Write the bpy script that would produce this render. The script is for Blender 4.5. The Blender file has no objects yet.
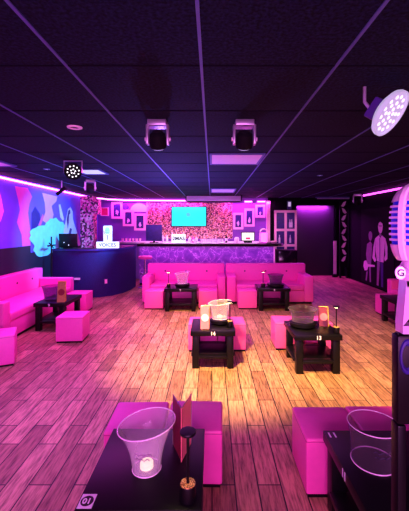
import bpy, bmesh, math, random
from mathutils import Vector, Matrix
random.seed(7)
S = bpy.context.scene
COL = S.collection
PI = math.pi

# ------------------------------------------------------------------ camera
cd = bpy.data.cameras.new('camera')
cam = bpy.data.objects.new('camera', cd)
COL.objects.link(cam)
cam.location = (0, 0, 1.7)
cam.rotation_euler = (PI / 2, 0, 0)
cd.sensor_fit = 'AUTO'
cd.sensor_width = 36
cd.lens = 340 / 511 * 36
cd.shift_x = -7.5 / 511
cd.shift_y = -30.5 / 511
cd.clip_start = .02
S.camera = cam

# ------------------------------------------------------------------ world, lights, exposure
S.view_settings.view_transform = 'Standard'
S.view_settings.look = 'None'
S.view_settings.gamma = 1
S.view_settings.use_curve_mapping = False
S.view_settings.exposure = 0.0
W = bpy.data.worlds.new('world')
S.world = W
W.use_nodes = True
W.node_tree.nodes['Background'].inputs[0].default_value = (.10, .02, .35, 1)
W.node_tree.nodes['Background'].inputs[1].default_value = .12


def aim(o, target):
    d = Vector(target) - o.location
    o.rotation_euler = d.to_track_quat('-Z', 'Y').to_euler()


def area(name, loc, target, size, power, col, size_y=None, spread=PI):
    l = bpy.data.lights.new(name, 'AREA')
    l.energy = power
    l.color = col
    l.size = size
    l.spread = spread
    if size_y:
        l.shape = 'RECTANGLE'
        l.size_y = size_y
    o = bpy.data.objects.new(name, l)
    COL.objects.link(o)
    o.location = loc
    aim(o, target)
    return o


def spot(name, loc, target, power, col, angle=60, blend=.6, radius=.08):
    l = bpy.data.lights.new(name, 'SPOT')
    l.energy = power
    l.color = col
    l.spot_size = math.radians(angle)
    l.spot_blend = blend
    l.shadow_soft_size = radius
    o = bpy.data.objects.new(name, l)
    COL.objects.link(o)
    o.location = loc
    aim(o, target)
    return o


MAG = (1, .05, .85)
# stage wash low behind the camera, an added magenta fill over the room, warm beams on the floor
area('stage_wash', (0, -1.4, 1.5), (0, 5, .5), 3.0, 160, (1, .27, .95), .6)
area('magenta_fill', (-.7, 6.3, 2.5), (-.7, 6.6, 0), 4.6, 96, (.86, .16, 1), 3.0)
spot('warm_beam_middle', (-.3, 3.0, 2.35), (.2, 4.4, 0), 950, (1, .66, .22), 74, .8)
spot('warm_beam_right', (1.6, 2.3, 2.35), (2.3, 3.8, 0), 800, (1, .62, .26), 78, .8)
spot('warm_beam_far', (.1, 4.5, 2.5), (-.9, 6.3, 0), 460, (1, .62, .12), 42, .8)
spot('violet_beam_left', (-1.9, 2.0, 2.45), (-1.9, 3.2, 0), 330, (.52, .2, 1), 85, .8)
spot('blue_beam_left_wall', (-1.4, 7.4, 2.3), (-3.8, 8.0, 1.35), 640, (.05, .42, 1), 72, .6)
spot('blue_ceiling_fill', (-1.0, 7.8, 1.3), (-.9, 6.4, 2.6), 260, (.20, .12, 1), 110, .9)  # added blue light thrown up at the ceiling from mid air
area('violet_ceiling_fill', (-.9, 7.2, 1.0), (-.9, 7.2, 2.6), 3.6, 125, (.20, .15, 1), 4.0, 2.3)  # added upward fill for the ceiling, no lamp stands here
area('strip_glow_left', (-3.70, 5.6, 2.50), (-3.6, 5.6, 0), .06, 260, MAG, 9.5)
area('strip_glow_bar', (-1.8, 11.12, 2.45), (-1.8, 11.0, 0), 3.0, 60, MAG, .06)
area('strip_glow_bar_right', (1.2, 11.12, 2.45), (1.2, 11.0, 0), 1.6, 40, MAG, .06)
area('strip_glow_right', (4.30, 5.6, 2.50), (4.0, 5.6, 0), .06, 16, MAG, 8.0)
area('bar_front_glow', (-.2, 9.35, 1.05), (-.2, 9.62, .3), 4.2, 14, (.8, .2, 1), .06)
area('doorway_glow', (3.4, 11.28, 2.33), (3.4, 11.5, 1.3), 1.0, 80, (.8, .04, 1), .06)
area('bar_top_fill', (-.1, 9.75, 2.45), (-.1, 9.95, 1.2), 3.8, 34, (1, .6, .95), .1, 1.6)  # added strip of light to brighten the counter and its bottles
area('back_bar_glow', (-.2, 10.5, 1.25), (-.2, 11.3, 2.1), 4.0, 15, (1, .5, .8), .3)
spot('cabinet_fill', (2.0, 8.8, 2.5), (2.4, 11.2, 1.5), 90, (1, .35, .8), 30, .6)  # added light on the cabinet front, no fixture here


# ------------------------------------------------------------------ materials
def rgb(r, g, b):
    f = lambda c: (c / 255 / 12.92) if c / 255 <= .04045 else ((c / 255 + .055) / 1.055) ** 2.4
    return (f(r), f(g), f(b), 1)


def new_mat(name):
    m = bpy.data.materials.new(name)
    m.use_nodes = True
    nt = m.node_tree
    return m, nt, nt.nodes['Principled BSDF']


def plain(name, col, rough=.5, metal=0, noise=.15, scale=25, bump=0, emit=None, es=0, spec=.5):
    m, nt, p = new_mat(name)
    N, L = nt.nodes, nt.links
    tc = N.new('ShaderNodeTexCoord')
    nz = N.new('ShaderNodeTexNoise')
    nz.inputs['Scale'].default_value = scale
    nz.inputs['Detail'].default_value = 4
    L.new(tc.outputs['Object'], nz.inputs['Vector'])
    mx = N.new('ShaderNodeMix')
    mx.data_type = 'RGBA'
    mx.inputs['A'].default_value = tuple(c * (1 - noise) for c in col[:3]) + (1,)
    mx.inputs['B'].default_value = tuple(min(1, c * (1 + noise)) for c in col[:3]) + (1,)
    L.new(nz.outputs['Fac'], mx.inputs['Factor'])
    L.new(mx.outputs['Result'], p.inputs['Base Color'])
    p.inputs['Roughness'].default_value = rough
    p.inputs['Metallic'].default_value = metal
    p.inputs['Specular IOR Level'].default_value = spec
    if bump:
        b = N.new('ShaderNodeBump')
        b.inputs['Strength'].default_value = bump
        b.inputs['Distance'].default_value = .01
        L.new(nz.outputs['Fac'], b.inputs['Height'])
        L.new(b.outputs['Normal'], p.inputs['Normal'])
    if emit:
        p.inputs['Emission Color'].default_value = emit
        p.inputs['Emission Strength'].default_value = es
    return m


def floor_mat():
    m, nt, p = new_mat('plank_floor')
    N, L = nt.nodes, nt.links
    tc = N.new('ShaderNodeTexCoord')
    mp = N.new('ShaderNodeMapping')
    mp.inputs['Rotation'].default_value = (0, 0, PI / 2)
    L.new(tc.outputs['Object'], mp.inputs['Vector'])
    br = N.new('ShaderNodeTexBrick')
    br.offset = .37
    br.inputs['Scale'].default_value = 1
    br.inputs['Brick Width'].default_value = .66
    br.inputs['Row Height'].default_value = .15
    br.inputs['Mortar Size'].default_value = .0045
    br.inputs['Mortar Smooth'].default_value = .1
    br.inputs['Bias'].default_value = 0
    br.inputs['Color1'].default_value = rgb(205, 156, 122)
    br.inputs['Color2'].default_value = rgb(150, 106, 82)
    br.inputs['Mortar'].default_value = rgb(30, 18, 20)
    L.new(mp.outputs['Vector'], br.inputs['Vector'])
    m2 = N.new('ShaderNodeMapping')
    m2.inputs['Scale'].default_value = (34, 3.2, 1)
    L.new(tc.outputs['Object'], m2.inputs['Vector'])
    nz = N.new('ShaderNodeTexNoise')
    nz.inputs['Scale'].default_value = 1.6
    nz.inputs['Detail'].default_value = 7
    nz.inputs['Roughness'].default_value = .65
    L.new(m2.outputs['Vector'], nz.inputs['Vector'])
    cr = N.new('ShaderNodeValToRGB')
    cr.color_ramp.elements[0].position = .34
    cr.color_ramp.elements[0].color = (.16, .13, .13, 1)
    cr.color_ramp.elements[1].position = .58
    cr.color_ramp.elements[1].color = (1.15, 1.12, 1.1, 1)
    L.new(nz.outputs['Fac'], cr.inputs['Fac'])
    mx = N.new('ShaderNodeMix')
    mx.data_type = 'RGBA'
    mx.blend_type = 'MULTIPLY'
    mx.inputs['Factor'].default_value = .85
    L.new(br.outputs['Color'], mx.inputs['A'])
    L.new(cr.outputs['Color'], mx.inputs['B'])
    L.new(mx.outputs['Result'], p.inputs['Base Color'])
    p.inputs['Roughness'].default_value = .5
    p.inputs['Specular IOR Level'].default_value = .3
    b = N.new('ShaderNodeBump')
    b.inputs['Strength'].default_value = .25
    b.inputs['Distance'].default_value = .004
    L.new(cr.outputs['Color'], b.inputs['Height'])
    L.new(b.outputs['Normal'], p.inputs['Normal'])
    return m


def ceiling_mat():
    m, nt, p = new_mat('ceiling_tile')
    N, L = nt.nodes, nt.links
    tc = N.new('ShaderNodeTexCoord')
    v = N.new('ShaderNodeTexNoise')
    v.inputs['Scale'].default_value = 55
    v.inputs['Detail'].default_value = 3
    L.new(tc.outputs['Object'], v.inputs['Vector'])
    cr = N.new('ShaderNodeValToRGB')
    cr.color_ramp.elements[0].position = .38
    cr.color_ramp.elements[0].color = rgb(3, 3, 10)
    cr.color_ramp.elements[1].position = .7
    cr.color_ramp.elements[1].color = rgb(23, 27, 58)
    L.new(v.outputs['Fac'], cr.inputs['Fac'])
    L.new(cr.outputs['Color'], p.inputs['Base Color'])
    p.inputs['Roughness'].default_value = .8
    p.inputs['Specular IOR Level'].default_value = .12
    return m


def marble_mat():
    m, nt, p = new_mat('purple_marble')
    N, L = nt.nodes, nt.links
    tc = N.new('ShaderNodeTexCoord')
    nz = N.new('ShaderNodeTexNoise')
    nz.inputs['Scale'].default_value = 3.5
    nz.inputs['Detail'].default_value = 5
    L.new(tc.outputs['Object'], nz.inputs['Vector'])
    ad = N.new('ShaderNodeMix')
    ad.data_type = 'RGBA'
    ad.inputs['Factor'].default_value = .35
    L.new(tc.outputs['Object'], ad.inputs['A'])
    L.new(nz.outputs['Color'], ad.inputs['B'])
    vo = N.new('ShaderNodeTexVoronoi')
    vo.feature = 'DISTANCE_TO_EDGE'
    vo.inputs['Scale'].default_value = 6.5
    L.new(ad.outputs['Result'], vo.inputs['Vector'])
    cr = N.new('ShaderNodeValToRGB')
    cr.color_ramp.elements[0].position = .0
    cr.color_ramp.elements[0].color = rgb(245, 190, 250)
    cr.color_ramp.elements[1].position = .016
    cr.color_ramp.elements[1].color = rgb(136, 70, 175)
    e = cr.color_ramp.elements.new(.35)
    e.color = rgb(104, 48, 150)
    L.new(vo.outputs['Distance'], cr.inputs['Fac'])
    L.new(cr.outputs['Color'], p.inputs['Base Color'])
    p.inputs['Roughness'].default_value = .3
    return m


def sequin_mat(name, scale, cols):
    m, nt, p = new_mat(name)
    N, L = nt.nodes, nt.links
    tc = N.new('ShaderNodeTexCoord')
    vo = N.new('ShaderNodeTexVoronoi')
    vo.inputs['Scale'].default_value = scale
    L.new(tc.outputs['Object'], vo.inputs['Vector'])
    sp = N.new('ShaderNodeSeparateColor')
    L.new(vo.outputs['Color'], sp.inputs[0])
    cr = N.new('ShaderNodeValToRGB')
    cr.color_ramp.interpolation = 'CONSTANT'
    cr.color_ramp.elements[0].color = cols[0]
    cr.color_ramp.elements[1].position = 1 / len(cols)
    cr.color_ramp.elements[1].color = cols[1]
    for i, c in enumerate(cols[2:]):
        e = cr.color_ramp.elements.new((i + 2) / len(cols))
        e.color = c
    L.new(sp.outputs[0], cr.inputs['Fac'])
    L.new(cr.outputs['Color'], p.inputs['Base Color'])
    p.inputs['Roughness'].default_value = .4
    p.inputs['Metallic'].default_value = .25
    return m


def glass_mat(name, tint=(.93, .88, .95, 1), gloss=.12, milky=0.0, body=.33):
    m = bpy.data.materials.new(name)
    m.use_nodes = True
    nt = m.node_tree
    N, L = nt.nodes, nt.links
    N.clear()
    out = N.new('ShaderNodeOutputMaterial')
    tr = N.new('ShaderNodeBsdfTransparent')
    tr.inputs[0].default_value = tint
    gl = N.new('ShaderNodeBsdfPrincipled')
    gl.inputs['Base Color'].default_value = (body, body * .88, body, 1)
    gl.inputs['Roughness'].default_value = gloss
    gl.inputs['Specular IOR Level'].default_value = .5
    lw = N.new('ShaderNodeLayerWeight')
    lw.inputs['Blend'].default_value = .35
    nz = N.new('ShaderNodeTexNoise')
    nz.inputs['Scale'].default_value = 20
    ma = N.new('ShaderNodeMath')
    ma.operation = 'MULTIPLY_ADD'
    ma.inputs[1].default_value = .5
    ma.inputs[2].default_value = milky
    L.new(lw.outputs['Facing'], ma.inputs[0])
    ma.use_clamp = True
    mx = N.new('ShaderNodeMixShader')
    L.new(ma.outputs[0], mx.inputs[0])
    L.new(tr.outputs[0], mx.inputs[1])
    L.new(gl.outputs[0], mx.inputs[2])
    L.new(mx.outputs[0], out.inputs[0])
    return m


def glow(name, col, strength):
    m, nt, p = new_mat(name)
    p.inputs['Base Color'].default_value = (col[0] * .5, col[1] * .5, col[2] * .5, 1)
    p.inputs['Emission Color'].default_value = col
    p.inputs['Emission Strength'].default_value = strength
    return m


M = dict(
    floor=floor_mat(), ceil=ceiling_mat(), marble=marble_mat(),
    tbar=plain('ceiling_bar', rgb(80, 88, 150), .5, .2),
    wallpurple=plain('purple_wall_paint', rgb(120, 70, 170), .7, noise=.2, scale=4),
    wallblack=plain('black_wall_paint', rgb(13, 9, 18), .8, noise=.2, scale=4, spec=.08),
    wallblue=plain('blue_wall_paint', rgb(105, 84, 240), .6, noise=.25, scale=3),
    lowerwall=plain('navy_lower_wall', rgb(18, 16, 44), .6, noise=.3, scale=6),
    pink=plain('pink_leatherette', rgb(248, 84, 180), .45, noise=.06, scale=30, bump=.05),
    pinkpip=plain('pink_seam', rgb(190, 40, 130), .5),
    black=plain('black_lacquer', rgb(9, 7, 11), .4, noise=.3, scale=12, spec=.22),
    blackmat=plain('black_matte', rgb(12, 10, 16), .7, noise=.3, spec=.15),
    navy=plain('dark_speckled_panel', rgb(38, 30, 88), .55, noise=.8, scale=70, spec=.2),
    white=plain('white_plastic', rgb(236, 230, 240), .45, noise=.03),
    cream=plain('cream_panel', rgb(250, 225, 190), .5, noise=.08, scale=6),
    pinkframe=plain('pale_pink_frame', rgb(252, 196, 220), .5, noise=.08),
    bluephoto=plain('dark_blue_print', rgb(40, 24, 110), .4, noise=.8, scale=14),
    redprint=plain('crimson_print', rgb(225, 40, 110), .5, noise=.25, scale=20),
    chrome=plain('chrome', rgb(225, 215, 235), .22, .85, noise=.05),
    steel=plain('brushed_steel', rgb(190, 180, 200), .35, .7, noise=.1),
    gold=plain('gold_foil', rgb(205, 170, 100), .35, .6, noise=.4, scale=40),
    goldglit=sequin_mat('gold_glitter', 260, [rgb(120, 80, 20), rgb(240, 190, 80), rgb(255, 225, 140), rgb(160, 110, 40)]),
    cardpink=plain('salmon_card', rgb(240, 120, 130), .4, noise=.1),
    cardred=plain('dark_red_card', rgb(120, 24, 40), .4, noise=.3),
    cardyel=plain('yellow_card_edge', rgb(245, 215, 70), .4),
    silver=plain('silver_card', rgb(190, 165, 165), .25, .6, noise=.3, scale=8),
    sequin=sequin_mat('sequin_panel', 38, [rgb(60, 14, 60), rgb(190, 100, 140), rgb(220, 180, 150), rgb(120, 40, 90), rgb(245, 215, 205), rgb(80, 30, 46), rgb(200, 140, 96)]),
    leopard=sequin_mat('pink_sequins', 22, [rgb(40, 8, 40), rgb(240, 100, 170), rgb(250, 180, 200), rgb(110, 20, 70), rgb(230, 70, 150)]),
    led=glow('led_strip_light', (1, .12, .80, 1), 9),
    ledr=glow('led_strip_light_dim', (.9, .06, .85, 1), 5),
    screen=glow('cyan_screen', (.0, .75, .85, 1), 1.25),
    screenlogo=glow('screen_mark', (.05, .55, .75, 1), 1.0),
    pos=glow('lit_till_screen', (1, .92, .9, 1), 1.1),
    signlit=glow('lit_white_sign', (.85, .95, 1, 1), 1.0),
    signcyan=glow('lit_pale_blue', (.35, .75, 1, 1), .9),
    signink=plain('sign_ink', rgb(30, 26, 60), .5),
    greysign=plain('pale_sign', rgb(205, 225, 240), .5),
    panel=plain('frosted_light_panel', rgb(225, 205, 225), .5, noise=.08),
    panellit=glow('lit_light_panel', (.62, .75, .95, 1), .75),
    lens=glow('lamp_lens', (.95, .8, 1, 1), 1.4),
    lensdim=glow('lamp_lens_dim', (.72, .62, .95, 1), .55),
    dot=glow('led_dot', (1, .95, 1, 1), 2.2),
    lampglow=glow('warm_lamp_light', (1, .75, .35, 1), 30),
    candle=glow('warm_tealight', (1, .8, .45, 1), 1.6),
    glass=glass_mat('clear_plastic', (.97, .94, .97, 1), .1, .10, .85),
    glassclear=glass_mat('thin_clear_plastic', (.93, .88, .93, 1), .1, .02, .15),
    glassdark=glass_mat('violet_plastic', (.66, .48, .74, 1), .12, .02),
    rim=plain('bright_plastic_rim', rgb(255, 225, 245), .25, noise=.05),
    muralpink=plain('mural_pink', rgb(235, 90, 215), .6, noise=.15, scale=5),
    muralpale=plain('mural_pale_pink', rgb(248, 150, 225), .6, noise=.15, scale=5),
    muralcyan=plain('mural_cyan', rgb(120, 235, 240), .6, noise=.2, scale=7),
    muralwhite=plain('mural_white', rgb(225, 215, 240), .6, noise=.2, scale=20),
    muralshade=plain('mural_indigo', rgb(70, 40, 130), .6, noise=.3, scale=9),
    muralnavy=plain('mural_navy', rgb(24, 30, 120), .6, noise=.3, scale=7),
    printgrey=plain('print_grey', rgb(150, 110, 150), .5, noise=.35, scale=14),
    printpale=plain('print_pale', rgb(252, 205, 232), .5, noise=.2, scale=14),
    blueslot=plain('blue_grille_cloth', rgb(24, 30, 225), .5, noise=.1),
    micchrome=plain('pink_tinted_chrome', rgb(245, 205, 248), .3, .35, noise=.04),
    doorblack=plain('door_black', rgb(20, 12, 30), .5),
    bottle=glass_mat('bottle_glass', (.5, .4, .5, 1), .1, .3),
    dark=plain('dark_glass', rgb(22, 10, 26), .15),
    tubelamp=plain('unlit_tube', rgb(150, 140, 170), .5),
)


# ------------------------------------------------------------------ mesh helpers
def bm_new():
    return bmesh.new()


def box(bm, x0, x1, y0, y1, z0, z1, bev=0, seg=2):
    t = bmesh.new()
    bmesh.ops.create_cube(t, size=1)
    for v in t.verts:
        v.co = Vector((x0 + (v.co.x + .5) * (x1 - x0), y0 + (v.co.y + .5) * (y1 - y0), z0 + (v.co.z + .5) * (z1 - z0)))
    if bev:
        bmesh.ops.bevel(t, geom=t.edges[:], offset=bev, segments=seg, profile=.5, affect='EDGES')
    merge(bm, t)
    return bm


def merge(bm, t, mat=None):
    me = bpy.data.meshes.new('tmp')
    if mat is not None:
        bmesh.ops.transform(t, matrix=mat, verts=t.verts[:])
    t.to_mesh(me)
    t.free()
    bm.from_mesh(me)
    bpy.data.meshes.remove(me)


def lathe(bm, prof, n=24, c=(0, 0), ellip=None):
    """prof: list of (r, z); r = 0 closes the end."""
    rings = []
    for r, z in prof:
        if r <= 1e-6:
            rings.append([bm.verts.new((c[0], c[1], z))])
        else:
            rg = []
            for i in range(n):
                a = 2 * PI * i / n
                ca, sa = math.cos(a), math.sin(a)
                if ellip:
                    ex, ey, p = ellip
                    x = ex * math.copysign(abs(ca) ** p, ca) * r
                    y = ey * math.copysign(abs(sa) ** p, sa) * r
                else:
                    x, y = r * ca, r * sa
                rg.append(bm.verts.new((c[0] + x, c[1] + y, z)))
            rings.append(rg)
    for a, b in zip(rings, rings[1:]):
        if len(a) == 1 and len(b) == 1:
            continue
        if len(a) == 1:
            for i in range(n):
                bm.faces.new((a[0], b[(i + 1) % n], b[i]))
        elif len(b) == 1:
            for i in range(n):
                bm.faces.new((a[i], a[(i + 1) % n], b[0]))
        else:
            for i in range(n):
                bm.faces.new((a[i], a[(i + 1) % n], b[(i + 1) % n], b[i]))
    bmesh.ops.recalc_face_normals(bm, faces=bm.faces[:])
    return bm


def cyl(bm, c, r, z0, z1, n=20):
    return lathe(bm, [(0, z0), (r, z0), (r, z1), (0, z1)], n, c)


def tube(bm, pts, r, n=8):
    pts = [Vector(p) for p in pts]
    rings = []
    for i, p in enumerate(pts):
        if i == 0:
            d = pts[1] - p
        elif i == len(pts) - 1:
            d = p - pts[i - 1]
        else:
            d = (pts[i + 1] - p).normalized() + (p - pts[i - 1]).normalized()
        d.normalize()
        up = Vector((0, 0, 1)) if abs(d.z) < .95 else Vector((1, 0, 0))
        u = d.cross(up).normalized()
        v = u.cross(d).normalized()
        rings.append([bm.verts.new(p + r * (math.cos(2 * PI * k / n) * u + math.sin(2 * PI * k / n) * v)) for k in range(n)])
    for a, b in zip(rings, rings[1:]):
        for k in range(n):
            bm.faces.new((a[k], a[(k + 1) % n], b[(k + 1) % n], b[k]))
    bm.faces.new(rings[0])
    bm.faces.new(rings[-1])
    bmesh.ops.recalc_face_normals(bm, faces=bm.faces[:])
    return bm


def prism(bm, pts, ext):
    """extrude a planar polygon of 3-D points along ext."""
    e = Vector(ext)
    a = [bm.verts.new(p) for p in pts]
    b = [bm.verts.new(Vector(p) + e) for p in pts]
    n = len(a)
    f = [bm.faces.new(a), bm.faces.new(b)]
    for i in range(n):
        f.append(bm.faces.new((a[i], a[(i + 1) % n], b[(i + 1) % n], b[i])))
    bmesh.ops.recalc_face_normals(bm, faces=bm.faces[:])
    return bm


def obj(name, bm, mat, parent=None, smooth=True):
    me = bpy.data.meshes.new(name)
    bm.to_mesh(me)
    bm.free()
    me.materials.append(M[mat] if isinstance(mat, str) else mat)
    if smooth:
        me.polygons.foreach_set('use_smooth', [True] * len(me.polygons))
        me.set_sharp_from_angle(angle=math.radians(35))
    o = bpy.data.objects.new(name, me)
    COL.objects.link(o)
    if parent:
        o.parent = parent
    return o


def tag(o, label, cat, group=None, kind=None):
    o['label'] = label
    o['category'] = cat
    if group:
        o['group'] = group
    if kind:
        o['kind'] = kind
    return o


def thing(name, label, cat, loc=(0, 0, 0), rz=0, group=None):
    o = bpy.data.objects.new(name, None)
    o.empty_display_size = .1
    COL.objects.link(o)
    o.location = loc
    o.rotation_euler = (0, 0, rz)
    return tag(o, label, cat, group)


def struct(name, bm, mat, parent=None):
    o = obj(name, bm, mat, parent, smooth=False)
    o['kind'] = 'structure'
    return o


def dup(root, loc, rz, label, group=None):
    r = root.copy()
    COL.objects.link(r)
    r.location = loc
    r.rotation_euler = (0, 0, rz)
    r['label'] = label
    if group:
        r['group'] = group
    for ch in list(root.children):
        c = ch.copy()
        COL.objects.link(c)
        c.parent = r
        for g in list(ch.children):
            d = g.copy()
            COL.objects.link(d)
            d.parent = c
    return r


def text(name, body, size, mat, parent, loc, rot, ext=.0008, bold=0.0):
    cu = bpy.data.curves.new('tmp_text', 'FONT')
    cu.body = body
    cu.size = size
    cu.extrude = ext
    cu.offset = bold
    cu.align_x = 'CENTER'
    cu.align_y = 'CENTER'
    t = bpy.data.objects.new('tmp_text', cu)
    COL.objects.link(t)
    dg = bpy.context.evaluated_depsgraph_get()
    me = bpy.data.meshes.new_from_object(t.evaluated_get(dg))
    bpy.data.objects.remove(t)
    bpy.data.curves.remove(cu)
    me.name = name
    me.materials.clear()
    me.materials.append(M[mat])
    o = bpy.data.objects.new(name, me)
    COL.objects.link(o)
    o.parent = parent
    o.location = loc
    o.rotation_euler = rot
    return o


def B(*a, **k):
    return box(bm_new(), *a, **k)


# ------------------------------------------------------------------ room shell
XL, XR, YB, YF, ZC = -3.8, 4.4, 11.3, -2.0, 2.6
struct('floor', B(XL - .1, XR + .1, YF - .1, YB + .7, -.1, 0), 'floor')
ceil = struct('ceiling', B(XL - .1, XR + .1, YF - .1, YB + .1, ZC, ZC + .1), 'ceil')
g = bm_new()
for i in range(-4, 6):
    x = -.06 + .76 * i
    if XL < x < XR:
        box(g, x - .008, x + .008, YF, YB, ZC - .006, ZC)
struct('ceiling_grid', g, 'tbar', ceil)
g = bm_new()
for j in range(0, 14):
    y = .4 + .76 * j + .76
    box(g, XL, XR, y - .004, y + .004, ZC - .004, ZC)
struct('ceiling_seam', g, 'wallblack', ceil)
struct('wall_left', B(XL - .1, XL, YF, YB, 0, ZC), 'wallblue')
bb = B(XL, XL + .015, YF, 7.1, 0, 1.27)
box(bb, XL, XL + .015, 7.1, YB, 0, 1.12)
struct('wall_left_lower', bb, 'lowerwall')  # added thin navy band over the lower wall, taller at the near end
struct('wall_right', B(XR, XR + .1, YF, YB, 0, ZC), 'wallblack')
struct('wall_rear', B(XL - .1, XR + .1, YF - .1, YF, 0, ZC), 'wallblack')
struct('wall_bar', B(XL - .1, 1.86, YB, YB + .1, 0, ZC), 'wallpurple')
struct('wall_back', B(1.86, 2.80, YB, YB + .1, 0, ZC), 'wallblack')
struct('wall_back_right', B(4.08, XR + .1, YB, YB + .1, 0, ZC), 'wallblack')
struct('wall_back_lintel', B(2.80, 4.08, YB, YB + .1, 2.36, ZC), 'wallblack')
struct('trim_1', B(1.80, 1.90, 11.12, YB, 0, 2.50), 'pinkframe')
d1 = struct('door_1', B(2.72, 4.16, YB + .12, YB + .17, 0, 2.5), 'doorblack')
fr = bm_new()
box(fr, 2.74, 2.80, YB - .02, YB + .12, 0, 2.42)
box(fr, 4.08, 4.14, YB - .02, YB + .12, 0, 2.42)
box(fr, 2.74, 4.14, YB - .02, YB + .12, 2.36, 2.42)
struct('door_frame', fr, 'wallblack', d1)

# LED strips
tag(obj('led_strip', tube(bm_new(), [(XL + .05, YF + .1, 2.545), (XL + .05, 9.9, 2.545), (-3.66, 10.5, 2.54), (-3.35, 11.0, 2.53), (-2.9, 11.24, 2.52), (-.85, 11.25, 2.50)], .02), 'led'),
    'glowing pink LED strip along the top of the mural wall and round behind the bar', 'light strip')
tag(obj('led_strip', tube(bm_new(), [(XR - .05, 9.75, 2.545), (XR - .05, -1.0, 2.545)], .022), 'ledr'),
    'glowing magenta LED strip high on the dark right wall', 'light strip')
for a, b, w in ((1.08, 1.32, 'left'), (1.50, 1.76, 'right')):
    tag(obj('led_bar', tube(bm_new(), [(a, 11.24, 2.47), (b, 11.24, 2.47)], .022), 'led'),
        'short glowing pink LED bar above the framed pictures, %s one of the pair' % w, 'light strip')

# ceiling fittings
def light_panel(x0, x1, y0, y1, mat, label, z=ZC):
    t = thing('ceiling_light', label, 'ceiling light', ((x0 + x1) / 2, (y0 + y1) / 2, z))
    a, b = (x1 - x0) / 2, (y1 - y0) / 2
    f = bm_new()
    box(f, -a, -a + .03, -b, b, -.02, 0)
    box(f, a - .03, a, -b, b, -.02, 0)
    box(f, -a + .03, a - .03, -b, -b + .03, -.02, 0)
    box(f, -a + .03, a - .03, b - .03, b, -.02, 0)
    obj('frame', f, 'tbar', t)
    obj('diffuser', B(-a + .03, a - .03, -b + .03, b - .03, -.012, 0), mat, t)


light_panel(-.03, .67, 4.25, 4.98, 'panel', 'large square unlit light panel in the middle of the ceiling')
light_panel(-.03, .60, 8.35, 9.3, 'panel', 'unlit light panel in the ceiling nearest the bar')
light_panel(-2.22, -1.80, 5.42, 5.95, 'panellit', 'small lit bluish white ceiling panel beside the round LED spotlight')
light_panel(-3.70, -2.95, 4.75, 5.15, 'panel', 'light panel at the left edge of the ceiling above the LED strip')
t = thing('ceiling_light', 'thin unlit tube light on the ceiling over the dark doorway', 'ceiling light', (3.95, 10.9, ZC))
obj('housing', B(-.62, .62, -.05, .05, -.03, 0), 'tbar', t)
obj('tube', tube(bm_new(), [(-.58, 0, -.05), (.58, 0, -.05)], .018), 'tubelamp', t)
t = thing('downlight', 'round recessed downlight with bright ring in the left ceiling', 'downlight', (-1.26, 3.12, ZC))
obj('ring', lathe(bm_new(), [(.042, -.001), (.046, -.014), (.066, -.010), (.068, -.001)], 24), 'rim', t)
obj('bulb', lathe(bm_new(), [(0, -.005), (.040, -.005), (.040, -.001), (0, -.001)], 20), 'dark', t)
for (x, y, lab) in ((-2.65, 5.45, 'tiny recessed spotlight in the ceiling left of the round LED spotlight'),
                    (1.95, 6.15, 'tiny twin spotlight in the dark right part of the ceiling')):
    t = thing('downlight', lab, 'downlight', (x, y, ZC))
    obj('ring', lathe(bm_new(), [(.03, -.001), (.033, -.012), (.05, -.008), (.051, -.001)], 16), 'tbar', t)
    obj('bulb', lathe(bm_new(), [(0, -.006), (.028, -.006), (.028, -.001), (0, -.001)], 12), 'lens', t)


def moving_head(loc, label, s=1.0, rz=0, tilt=0.55):
    t = thing('moving_head_light', label, 'stage light', loc, rz, 'moving head lights on the ceiling')
    obj('mount_base', B(-.085 * s, .085 * s, -.075 * s, .075 * s, -.055 * s, 0, bev=.008 * s), 'steel', t)
    for sx in (-1, 1):
        y = bm_new()
        box(y, min(sx * .080 * s, sx * .105 * s), max(sx * .080 * s, sx * .105 * s), -.04 * s, .04 * s, -.215 * s, -.035 * s, bev=.008 * s)
        obj('yoke_arm', y, 'steel', t)
    h = bm_new()
    lathe(h, [(0, .07), (.05, .07), (.072, .045), (.078, -.03), (.074, -.075), (.066, -.080), (.0, -.080)], 24)
    R = Matrix.Translation((0, 0, -.165 * s)) @ Matrix.Rotation(tilt, 4, 'X') @ Matrix.Scale(s, 4)
    bmesh.ops.transform(h, matrix=R, verts=h.verts[:])
    hd = obj('lamp_head', h, 'blackmat', t)
    l = bm_new()
    lathe(l, [(0, -.092), (.05, -.090), (.064, -.081), (0, -.081)], 24)
    bmesh.ops.transform(l, matrix=R, verts=l.verts[:])
    obj('lens', l, 'lensdim', hd)
    for sx in (-1, 1):
        k = bm_new()
        lathe(k, [(0, 0), (.018, 0), (.018, .012), (0, .012)], 12)
        bmesh.ops.transform(k, matrix=Matrix.Translation((sx * .105 * s, 0, -.165 * s)) @ Matrix.Rotation(sx * PI / 2, 4, 'Y') @ Matrix.Scale(s, 4), verts=k.verts[:])
        obj('pivot_knob', k, 'rim', t)
    return t


moving_head((-.47, 2.95, ZC), 'moving head stage light on the ceiling left of the middle', .95)
moving_head((.28, 2.95, ZC), 'moving head stage light on the ceiling right of the middle', .95)
moving_head((-2.42, 6.75, ZC), 'small moving head light low over the left LED strip, behind the round spotlight', 1.0, .5, .9)
moving_head((4.22, 9.85, ZC - .0), 'moving head light hung at the far end of the right LED strip', 1.2, -.5, .8)


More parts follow.
